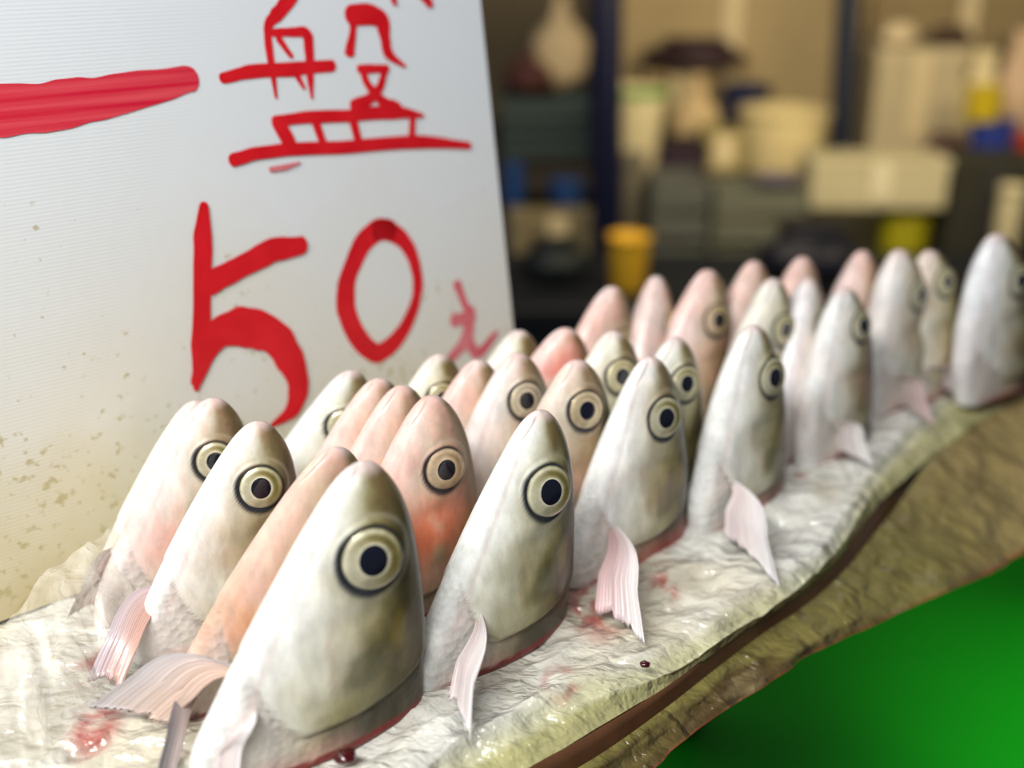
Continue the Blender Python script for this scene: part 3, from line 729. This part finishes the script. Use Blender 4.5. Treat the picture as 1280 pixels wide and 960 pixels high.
def lettering(name, strokes, sc_, ox, oy, mat, label):
    V, F_ = [], []
    for pts, ws in strokes:
        bp_ = []; bw = []
        for (x, y), w in zip(pts, ws):
            X, Y = ox+x/sc_, oy+y/sc_
            p = on_board(X, Y); r = on_board(X+1, Y); r2 = on_board(X, Y+1)
            k = math.sqrt(abs((r[0]-p[0])*(r2[1]-p[1])-(r[1]-p[1])*(r2[0]-p[0])))
            bp_.append(p); bw.append(w/sc_*k*1.22)
        stroke_geo(bp_, bw, V, F_)
    if zsg < 0: F_ = [tuple(reversed(f)) for f in F_]
    o = mesh_obj(name, V, F_, mat, sign, smooth=False); tag(o, label); return o
lettering('brushed_character', [([(-60, 141), (0, 138), (80, 130), (150, 116), (236, 99)], [56, 57, 47, 40, 26])], 1, 0, 0, REDDRY, 'red horizontal brush stroke meaning one')
lettering('brushed_character', [
    ([(440, -90), (385, 0), (335, 60), (305, 100), (303, 160), (318, 270), (335, 390)], [40, 46, 44, 30, 28, 26, 10]),
    ([(325, 132), (400, 128), (455, 134), (466, 200), (470, 300), (478, 392)], [24, 28, 36, 34, 28, 9]),
    ([(122, 312), (230, 288), (400, 277), (558, 262)], [34, 42, 42, 36]),
    ([(345, 155), (395, 225)], [22, 16]), ([(412, 290), (446, 352)], [24, 12]),
    ([(640, 45), (642, 120), (628, 210)], [42, 22, 36]),
    ([(635, 60), (700, 58), (752, 80), (770, 150), (785, 215), (850, 266)], [60, 66, 56, 38, 34, 10]),
    ([(668, 276), (776, 274)], [26, 26]),
    ([(682, 282), (702, 340), (760, 405), (820, 430)], [26, 26, 34, 34]), ([(768, 280), (748, 350), (700, 400), (650, 425)], [24, 26, 34, 46]),
    ([(330, 484), (450, 470), (620, 462), (800, 448), (920, 462)], [32, 38, 36, 46, 12]),
    ([(345, 490), (395, 588)], [52, 44]), ([(490, 485), (530, 592)], [30, 26]), ([(640, 478), (668, 580)], [30, 28]), ([(880, 470), (875, 556)], [22, 24]),
    ([(162, 640), (300, 606), (600, 588), (900, 568), (1105, 582)], [42, 40, 40, 38, 22])], 3.2, 240, 0, RED, 'red brushed character meaning plate')
lettering('brush_mark', [([(312, 678), (370, 668), (430, 650)], [16, 18, 6])], 3.2, 240, 0, REDPALE, 'thin pale red brush trace')
lettering('brush_mark', [([(795, -30), (808, 14)], [30, 16])], 3.2, 240, 0, RED, 'end of a red stroke cut by the frame')
lettering('brush_mark', [([(915, -30), (948, 16)], [34, 26])], 3.2, 240, 0, RED, 'end of a second red stroke cut by the frame')
lettering('brushed_numeral', [
    ([(150, 74), (146, 180), (144, 350), (140, 560), (124, 712)], [26, 54, 52, 56, 16]),
    ([(165, 350), (280, 285), (390, 232), (488, 212)], [62, 62, 66, 50]),
    ([(122, 690), (165, 570), (215, 510), (300, 497), (390, 528), (448, 610), (478, 700), (455, 785), (385, 840)], [30, 70, 90, 112, 100, 82, 62, 44, 10])], 2.783, 200, 230, RED, 'red numeral 5')
lettering('brushed_numeral', [
    ([(800, 162), (755, 160), (700, 215), (658, 310), (644, 400), (668, 500), (735, 582), (790, 572), (850, 500), (892, 390), (888, 290), (852, 205), (790, 160), (760, 160)], [56, 58, 54, 50, 56, 58, 52, 48, 36, 30, 32, 42, 54, 58])], 2.783, 200, 230, RED, 'red numeral 0')
lettering('brushed_character', [
    ([(1032, 348), (1062, 425)], [26, 22]), ([(1022, 474), (1085, 462)], [34, 30]), ([(1076, 440), (1062, 540), (1000, 615)], [34, 36, 22]),
    ([(1070, 540), (1105, 588), (1170, 515)], [28, 30, 12])], 2.783, 200, 230, REDPALE, 'small thin red character for the currency')

# ------------------------------------------------------------------ green table, floor, wall
def slab(name, x0, x1, y0, y1, z0, z1, mat, bev=.01, parent=None):
    import bmesh
    bm = bmesh.new(); bmesh.ops.create_cube(bm, size=1)
    for v in bm.verts:
        v.co = Vector(((x0+x1)/2+v.co.x*(x1-x0), (y0+y1)/2+v.co.y*(y1-y0), (z0+z1)/2+v.co.z*(z1-z0)))
    if bev: bmesh.ops.bevel(bm, geom=bm.edges[:], offset=min(bev, (x1-x0)*.3, (y1-y0)*.3, (z1-z0)*.3), segments=3, affect='EDGES', profile=.5)
    me = bpy.data.meshes.new(name); bm.to_mesh(me); bm.free()
    me.materials.append(mat)
    o = bpy.data.objects.new(name, me); COL.objects.link(o)
    if parent: o.parent = parent
    return o
GREEN = plain('green_plastic_sheet', (.002, .46, .006), rough=.45, var=.10, scale=12, bump=.2, bscale=18)
STEEL = plain('dull_steel', (.22, .22, .21), rough=.4, var=.2, scale=20, metallic=.7)
tb = bpy.data.objects.new('stall_table', None); COL.objects.link(tb); tb.location = (.1, .55, -.8)
tag(tb, 'dark table standing under the tray of fish heads', 'table')
po = cen+(oM-cen)*.88-cen; po = po[::10]; n = len(po)
vs = [(x, y, .764) for x, y in po]+[(x, y, .735) for x, y in po]
BLACKW = plain('black_table_paint', (.015, .016, .015), rough=.5, var=.2, scale=20)
mesh_obj('table_top', vs, [tuple(range(n)), tuple(range(2*n-1, n-1, -1))]+[(i, i+n, (i+1) % n+n, (i+1) % n) for i in range(n)], BLACKW, tb, smooth=False)
for x, y in ((-.34, -.22), (-.10, -.20), (-.14, .1), (.05, .30)): slab('leg', x-.022, x+.022, y-.022, y+.022, 0, .74, BLACKW, .004, tb)
gb = bpy.data.objects.new('low_bench', None); COL.objects.link(gb); gb.location = (.52, .90, -.8)
tag(gb, 'low bench covered by a bright green plastic sheet beside the table', 'bench')
g = slab('bench_top', -.50, .58, -.24, .32, .365, .39, GREEN, .01, gb); tag(g, 'bright green plastic sheet')
for x in (-.46, .54):
    for y in (-.20, .28): slab('leg', x-.02, x+.02, y-.02, y+.02, 0, .37, STEEL, .004, gb)
FLOORM = plain('wet_concrete', (.07, .065, .055), rough=.4, var=.3, scale=6, bump=.2)
WALLM = plain('stained_wall', (.16, .125, .07), rough=.8, var=.5, scale=3)
fl_ = slab('floor', -3, 4, -1.5, 4.2, -.9, -.8, FLOORM, 0); fl_['kind'] = 'structure'
wl = slab('wall_back', -3, 4, 3.6, 3.7, -.8, 2.2, WALLM, 0); wl['kind'] = 'structure'

# ------------------------------------------------------------------ the stall across the aisle
BY = 2.2
def bx(px0, px1, Y=BY): return on_y(px0, 200, Y)[0], on_y(px1, 200, Y)[0]
def zz(py, Y=BY): return on_y(640, py, Y)[2]
def bmat(name, c, rough=.55): return plain(name, c, rough=rough, var=.12, scale=8, spec=.2)
Z_LOW, Z_MID = zz(300), zz(214)
DARKW = bmat('dark_wood', (.03, .026, .022))
rack = bpy.data.objects.new('storage_rack', None); COL.objects.link(rack); rack.location = (.45, BY+.15, -.8)
tag(rack, 'dark storage rack full of tubs and boxes across the aisle', 'rack')
for zt, y0 in ((Z_LOW, -.42), (Z_MID, -.26)):
    slab('shelf', -.62, .72, y0, .50, zt-.022+.8, zt+.8, DARKW, .003, rack)
for x in (-.60, .70):
    for y in (-.23, .47): slab('upright', x-.016, x+.016, y-.016, y+.016, 0, Z_MID+.78, DARKW, .002, rack)
    slab('upright', x-.016, x+.016, -.41, -.38, 0, Z_LOW+.78, DARKW, .002, rack)
slab('back_panel', -.62, .72, .485, .50, 0, Z_MID+.78, DARKW, 0, rack)

def lathe(name, prof, mat, loc, label=None, cat=None, parent=None, sx=1, sy=1, seg=40, group=None):
    V = []; 
    for r, z in prof:
        for j in range(seg):
            a = 2*PI*j/seg; V.append((r*math.cos(a)*sx, r*math.sin(a)*sy, z))
    o = mesh_obj(name, V, [tuple(reversed(f)) for f in grid_faces(len(prof), seg, True)], mat, parent)
    o.location = loc
    if label: tag(o, label, cat, group)
    return o
def tub(name, px0, px1, py0, zb, c, label, cat, Y=BY, rimc=None, taper=.82, lid=None, rim=True):
    """Round tub standing at height zb, its mouth at pixel height py0."""
    x0, x1 = bx(px0, px1, Y); r = (x1-x0)/2; h = zz(py0, Y)-zb
    root = bpy.data.objects.new(name, None); COL.objects.link(root); root.location = ((x0+x1)/2, Y, zb); tag(root, label, cat)
    m = bmat(name+'_plastic', c, .4)
    lathe('body', [(0.001, .001), (r*taper, .001), (r*(taper+.02), .004), (r*.97, h*.93), (r*.97, h), (r*.93, h), (r*taper*.95, .008), (.001, .008)], m, (0, 0, 0), parent=root)
    if rim: lathe('rim', [(r*.97, h*.92), (r*1.03, h*.92), (r*1.03, h), (r*.95, h), (r*.95, h*.96)], bmat(name+'_rim', rimc or c, .4), (0, 0, 0), parent=root)
    if lid: lathe('lid', [(r*1.04, h*.94), (r*1.05, h*1.0), (r*.9, h*1.06), (.001, h*1.07)], bmat(name+'_lid', lid, .4), (0, 0, 0), parent=root)
    return root
def carton(name, px0, px1, py0, zb, c, label, cat, Y=BY, depth=.18, flap=True, tape=(.5, .42, .26)):
    x0, x1 = bx(px0, px1, Y); h = zz(py0, Y)-zb; w = x1-x0
    root = bpy.data.objects.new(name, None); COL.objects.link(root); root.location = ((x0+x1)/2, Y+depth/2, zb); tag(root, label, cat)
    m = bmat(name+'_board', c, .7)
    slab('body', -w/2, w/2, -depth/2, depth/2, 0, h*.97, m, .004, root)
    if flap:
        slab('lid', -w/2-.003, w/2+.003, -depth/2-.003, depth/2+.003, h*.86, h, bmat(name+'_lid', tuple(min(1, q*1.08) for q in c), .7), .004, root)
        slab('tape', -.018, .018, -depth/2-.0045, -depth/2-.001, h*.2, h*.95, bmat(name+'_tape', tape, .3), 0, root)
    return root
def sack(name, px0, px1, py0, zb, c, label, cat, Y=BY, seed=1, neck=.35):
    """A soft tied bag: a lumpy pear-shaped body with a gathered neck."""
    x0, x1 = bx(px0, px1, Y); r = (x1-x0)/2; h = zz(py0, Y)-zb
    root = bpy.data.objects.new(name, None); COL.objects.link(root); root.location = ((x0+x1)/2, Y, zb); tag(root, label, cat)
    m = bmat(name+'_film', c, .45); V = []; n, seg = 26, 40
    for i in range(n+1):
        k = i/n; rr = r*(.80*math.sin(min(1, k*4)*PI/2)+.2*math.sin(PI*k))*(1-sst(.55, .92, k)*(1-neck))
        if i == 0: rr = .001
        for j in range(seg):
            a = 2*PI*j/seg; q = np.array([[math.cos(a)*1.5, math.sin(a)*1.5, k*3+seed*7]])
            f = .86+.28*fbm(q, seed, 3)[0]+.05*math.sin(a*9+seed)*sst(.5, .9, k)
            V.append((rr*f*math.cos(a), rr*f*math.sin(a)*.7, k*h*.9))
    mesh_obj('body', V, [tuple(reversed(f)) for f in grid_faces(n+1, seg, True)], m, root)
    lathe('knot', [(r*neck*.8, h*.86), (r*neck*.6, h*.9), (r*neck*.95, h), (r*neck*.5, h*.985), (.001, h*.95)], m, (0, 0, 0), parent=root, sy=.7)
    return root
def crate(name, px0, px1, py0, zb, c, label, Y=BY, depth=.2):
    x0, x1 = bx(px0, px1, Y); h = zz(py0, Y)-zb; w = x1-x0
    root = bpy.data.objects.new(name, None); COL.objects.link(root); root.location = ((x0+x1)/2, Y+depth/2, zb); tag(root, label, 'crate')
    m = bmat(name+'_plastic', c, .5); t = .006
    slab('bottom', -w/2, w/2, -depth/2, depth/2, 0, t, m, .001, root)
    for sx in (-1, 1):
        slab('side_panel', sx*(w/2-t/2)-t/2, sx*(w/2-t/2)+t/2, -depth/2, depth/2, t, h, m, .001, root)
    for sy in (-1, 1):
        for k in range(3):
            za = t+(h-t)*k/3; slab('slat', -w/2+t, w/2-t, sy*(depth/2-t/2)-t/2, sy*(depth/2-t/2)+t/2, za+.004, za+(h-t)/3-.008 if k < 2 else h, m, .001, root)
    return root
def pole(name, pts, r, c, label, cat):
    V = []; seg = 20
    a, b_ = Vector(pts[0]), Vector(pts[1]); d = (b_-a).normalized(); x = d.cross(Vector((0, 1, 0.01))).normalized(); y = d.cross(x)
    for k, rr in ((0, .001), (0, r), (.02, r*1.0), (.98, r), (1, r), (1, .001)):
        for j in range(seg):
            an = 2*PI*j/seg; p = a+(b_-a)*k+(x*math.cos(an)+y*math.sin(an))*rr; V.append(tuple(p-a))
    o = mesh_obj(name, V, grid_faces(6, seg, True), bmat(name+'_paint', c, .45)); o.location = a
    return tag(o, label, cat)

NAVY = (.002, .003, .016)
P0 = on_y(772, 300, 1.895); P1 = on_y(748, -60, 1.895)
pole('upright_post', [(P0[0], 1.895, -.8), (P1[0], 1.895, .6)], .027, NAVY, 'dark navy upright post right of the sign', 'post')
# on the middle shelf
ML = Z_MID
crate('dark_crate', 628, 742, 125, ML, (.035, .055, .055), 'dark teal slatted crate half hidden behind the sign edge', Y=2.35)
sack('maroon_bag', 630, 688, 60, zz(125, 2.35), (.06, .022, .02), 'dark maroon bag on the teal crate beside the sign edge', 'bag', Y=2.42, seed=2)
sack('beige_bag', 664, 732, -8, zz(125, 2.35), (.40, .32, .20), 'beige tied bag on the teal crate near the navy post', 'bag', Y=2.48, seed=3)
carton('big_carton', 744, 1062, -30, ML, (.30, .235, .125), 'widest tan carton at the back of the rack', 'carton', Y=2.5, depth=.14)
carton('big_carton', 1068, 1300, -30, ML, (.20, .155, .08), 'brown carton at the back of the rack on the right', 'carton', Y=2.5, depth=.14)
sack('cream_sack', 746, 792, 62, ML, (.48, .37, .22), 'slim cream sack behind the green-rimmed bucket', 'sack', Y=2.36, seed=4)
tub('bucket', 752, 829, 109, ML, (.56, .50, .31), 'cream bucket with a green rim right of the navy post', 'bucket', Y=2.2, rimc=(.10, .32, .05), taper=.74)
carton('carton', 800, 886, 88, ML, (.22, .165, .085), 'brown carton under the dark plum bundle', 'carton', Y=2.42, depth=.08)
sack('dark_bundle', 798, 925, 48, zz(88, 2.42), (.03, .016, .02), 'dark plum bundle lying on the brown carton', 'bundle', Y=2.425, seed=5, neck=.7)
sack('tan_sack', 836, 897, 92, ML, (.42, .32, .17), 'tan sack between the bucket and the dark blue tub', 'sack', Y=2.33, seed=6)
carton('dark_box', 808, 886, 180, ML, (.02, .012, .018), 'low dark plum box in front of the tan sack', 'box', Y=2.18, depth=.1, tape=(.03, .02, .03))
tub('blue_tub', 894, 956, 106, ML, (.012, .016, .05), 'dark blue tub behind the cream basin', 'tub', Y=2.37)
carton('olive_box', 880, 928, 166, ML, (.26, .22, .09), 'small olive box left of the cream basin', 'box', Y=2.19, depth=.1)
tub('basin', 920, 1030, 136, ML, (.50, .42, .22), 'wide cream basin in the middle of the rack', 'basin', Y=2.22, taper=.86)
A_ = on_y(1048, 214, 2.3); B_ = on_y(1062, -40, 2.3)
pole('leaning_post', [(A_[0], 2.3, ML), (B_[0], 2.3, B_[2])], .024, (.016, .02, .035), 'dark blue-grey leaning post right of the wide tan carton', 'post')
carton('beige_carton', 1084, 1190, 60, ML, (.36, .31, .20), 'plain beige carton right of the leaning post', 'carton', Y=2.34, depth=.12)
sack('cream_roll', 1082, 1126, 28, zz(60, 2.34), (.48, .40, .26), 'small cream bundle on the left end of the beige carton', 'bundle', Y=2.38, seed=7, neck=.8)
sack('brown_bundle', 1138, 1192, 32, zz(60, 2.34), (.05, .03, .02), 'dark brown bundle on the right end of the beige carton', 'bundle', Y=2.38, seed=8, neck=.8)
sack('cream_bag', 1184, 1240, 62, ML, (.56, .48, .28), 'bright cream bag right of the beige carton', 'bag', Y=2.33, seed=9, neck=.6)
sack('pink_bag', 1226, 1292, 36, ML, (.50, .36, .24), 'pinkish cream bag at the right edge of the rack', 'bag', Y=2.40, seed=10, neck=.6)
sack('maroon_bundle', 1148, 1212, 166, ML, (.05, .025, .02), 'dark maroon bundle in front of the beige carton', 'bundle', Y=2.19, seed=11, neck=.8)
tub('blue_tub', 1206, 1262, 150, ML, (.02, .035, .20), 'bright blue tub carrying the yellow can', 'tub', Y=2.2)
tub('yellow_can', 1196, 1240, 108, zz(150, 2.2), (.38, .29, .012), 'yellow can standing on the bright blue tub', 'can', Y=2.2, taper=.95)
tub('red_tub', 1266, 1300, 166, ML, (.36, .03, .012), 'small red tub at the right edge of the rack', 'tub', Y=2.2)
# on the low counter of the rack
LW = Z_LOW
carton('tan_box', 636, 762, 266, LW, (.15, .125, .07), 'low tan box under the navy post', 'box', Y=1.95, depth=.05)
tub('blue_pail', 630, 654, 205, LW, (.012, .045, .16), 'small blue pail touching the sign edge', 'pail', Y=2.04)
tub('blue_pail', 688, 728, 226, LW, (.012, .04, .14), 'small blue pail left of the navy post', 'pail', Y=2.045)
tub('grey_pot', 768, 808, 192, LW, (.13, .12, .09), 'slim grey pot under the green-rimmed bucket', 'pot', Y=2.03, taper=.7)
crate('grey_crate', 818, 890, 226, LW, (.075, .08, .07), 'grey crate right of the slim grey pot', Y=1.96, depth=.11)
crate('grey_crate', 898, 1016, 238, LW, (.10, .105, .08), 'wider grey crate left of the white foam box', Y=1.96, depth=.11)
tub('purple_tub', 946, 1002, 221, zz(238, 1.96)+.001, (.10, .09, .17), 'low purple-grey tub standing on the wider grey crate', 'tub', Y=2.02)
crate('black_crate', 1020, 1106, 262, LW, (.03, .028, .015), 'black crate under the white foam box', Y=1.98, depth=.10)
tub('yellow_tub', 1108, 1172, 266, LW, (.26, .24, .01), 'mustard yellow tub under the white foam box', 'tub', Y=2.04, taper=.95)
carton('foam_box', 1018, 1190, 200, zz(262, 1.98), (.36, .33, .21), 'long off-white foam box across the crate and yellow tub', 'box', Y=1.98, depth=.10, tape=(.50, .46, .32))
carton('black_cabinet', 1194, 1300, 196, LW, (.022, .022, .015), 'black cabinet at the right edge below the red tub', 'cabinet', Y=2.0, depth=.08, tape=(.03, .03, .03))
tub('cream_jar', 1256, 1290, 232, LW, (.42, .38, .24), 'cream jar before the black cabinet at the right edge', 'jar', Y=1.962)
# the chest before the rack
ch = bpy.data.objects.new('chest', None); COL.objects.link(ch); ch.location = (.5, 1.72, -.8)
tag(ch, 'black chest standing before the storage rack', 'chest')
zc = zz(352, 1.7); CH = bmat('chest_paint', (.008, .010, .014), .5)
slab('body', -.65, .6, -.14, .14, .02, zc+.8-.03, CH, .01, ch); slab('lid', -.66, .61, -.15, .15, zc+.8-.03, zc+.8, CH, .008, ch)
tub('orange_cup', 764, 818, 294, zc, (.52, .30, .02), 'orange yellow cup standing on the black chest', 'cup', Y=1.66, taper=.78)
sack('black_bag', 960, 1092, 284, zc, (.006, .007, .015), 'black bag lying on the chest behind the last row of heads', 'bag', Y=1.7, seed=12, neck=.8)
sack('dark_bag', 650, 740, 300, zc, (.008, .012, .014), 'dark bag on the chest beside the sign edge', 'bag', Y=1.7, seed=13, neck=.8)

# ------------------------------------------------------------------ light
wd = bpy.data.worlds.new('world'); SC.world = wd; wd.use_nodes = True
bgn = wd.node_tree.nodes['Background']; bgn.inputs['Color'].default_value = (.80, .86, 1.0, 1); bgn.inputs['Strength'].default_value = .08
def area(name, loc, target, sx, sy, power, colour):
    l = bpy.data.lights.new(name, 'AREA'); l.shape = 'RECTANGLE'; l.size = sx; l.size_y = sy; l.energy = power; l.color = colour
    o = bpy.data.objects.new(name, l); COL.objects.link(o); o.location = loc
    o.rotation_euler = (Vector(target)-Vector(loc)).to_track_quat('-Z', 'Y').to_euler(); return o
area('tray_light', (-.40, -.24, .90), (.05, .5, 0), .75, .16, 17.5, (1, .985, .96))
area('tray_light', (.02, -.28, 1.05), (.1, .5, 0), .05, .8, 2.5, (1, .97, .92))  # narrow light added for wet glints and brighter flanks on the heads
area('tray_light', (-.20, 1.15, 1.15), (.05, .5, 0), .7, .05, 1.6, (1, .98, .95))  # back light added to raise glints on the wrap and head tops
area('rack_lamp', (.55, 1.45, .38), (.55, 2.4, .08), 1.2, .2, 12, (1, .80, .50))
sl = bpy.data.lights.new('added_bench_spot', 'SPOT'); sl.energy = 20; sl.spot_size = math.radians(25); sl.spot_blend = .9; sl.shadow_soft_size = .04; sl.color = (1, .98, .92)  # spot added only to brighten the right corner of the green sheet
so = bpy.data.objects.new('added_bench_spot', sl); COL.objects.link(so); so.location = (.95, .35, .55)
so.rotation_euler = (Vector((.56, .82, -.41))-so.location).to_track_quat('-Z', 'Y').to_euler()
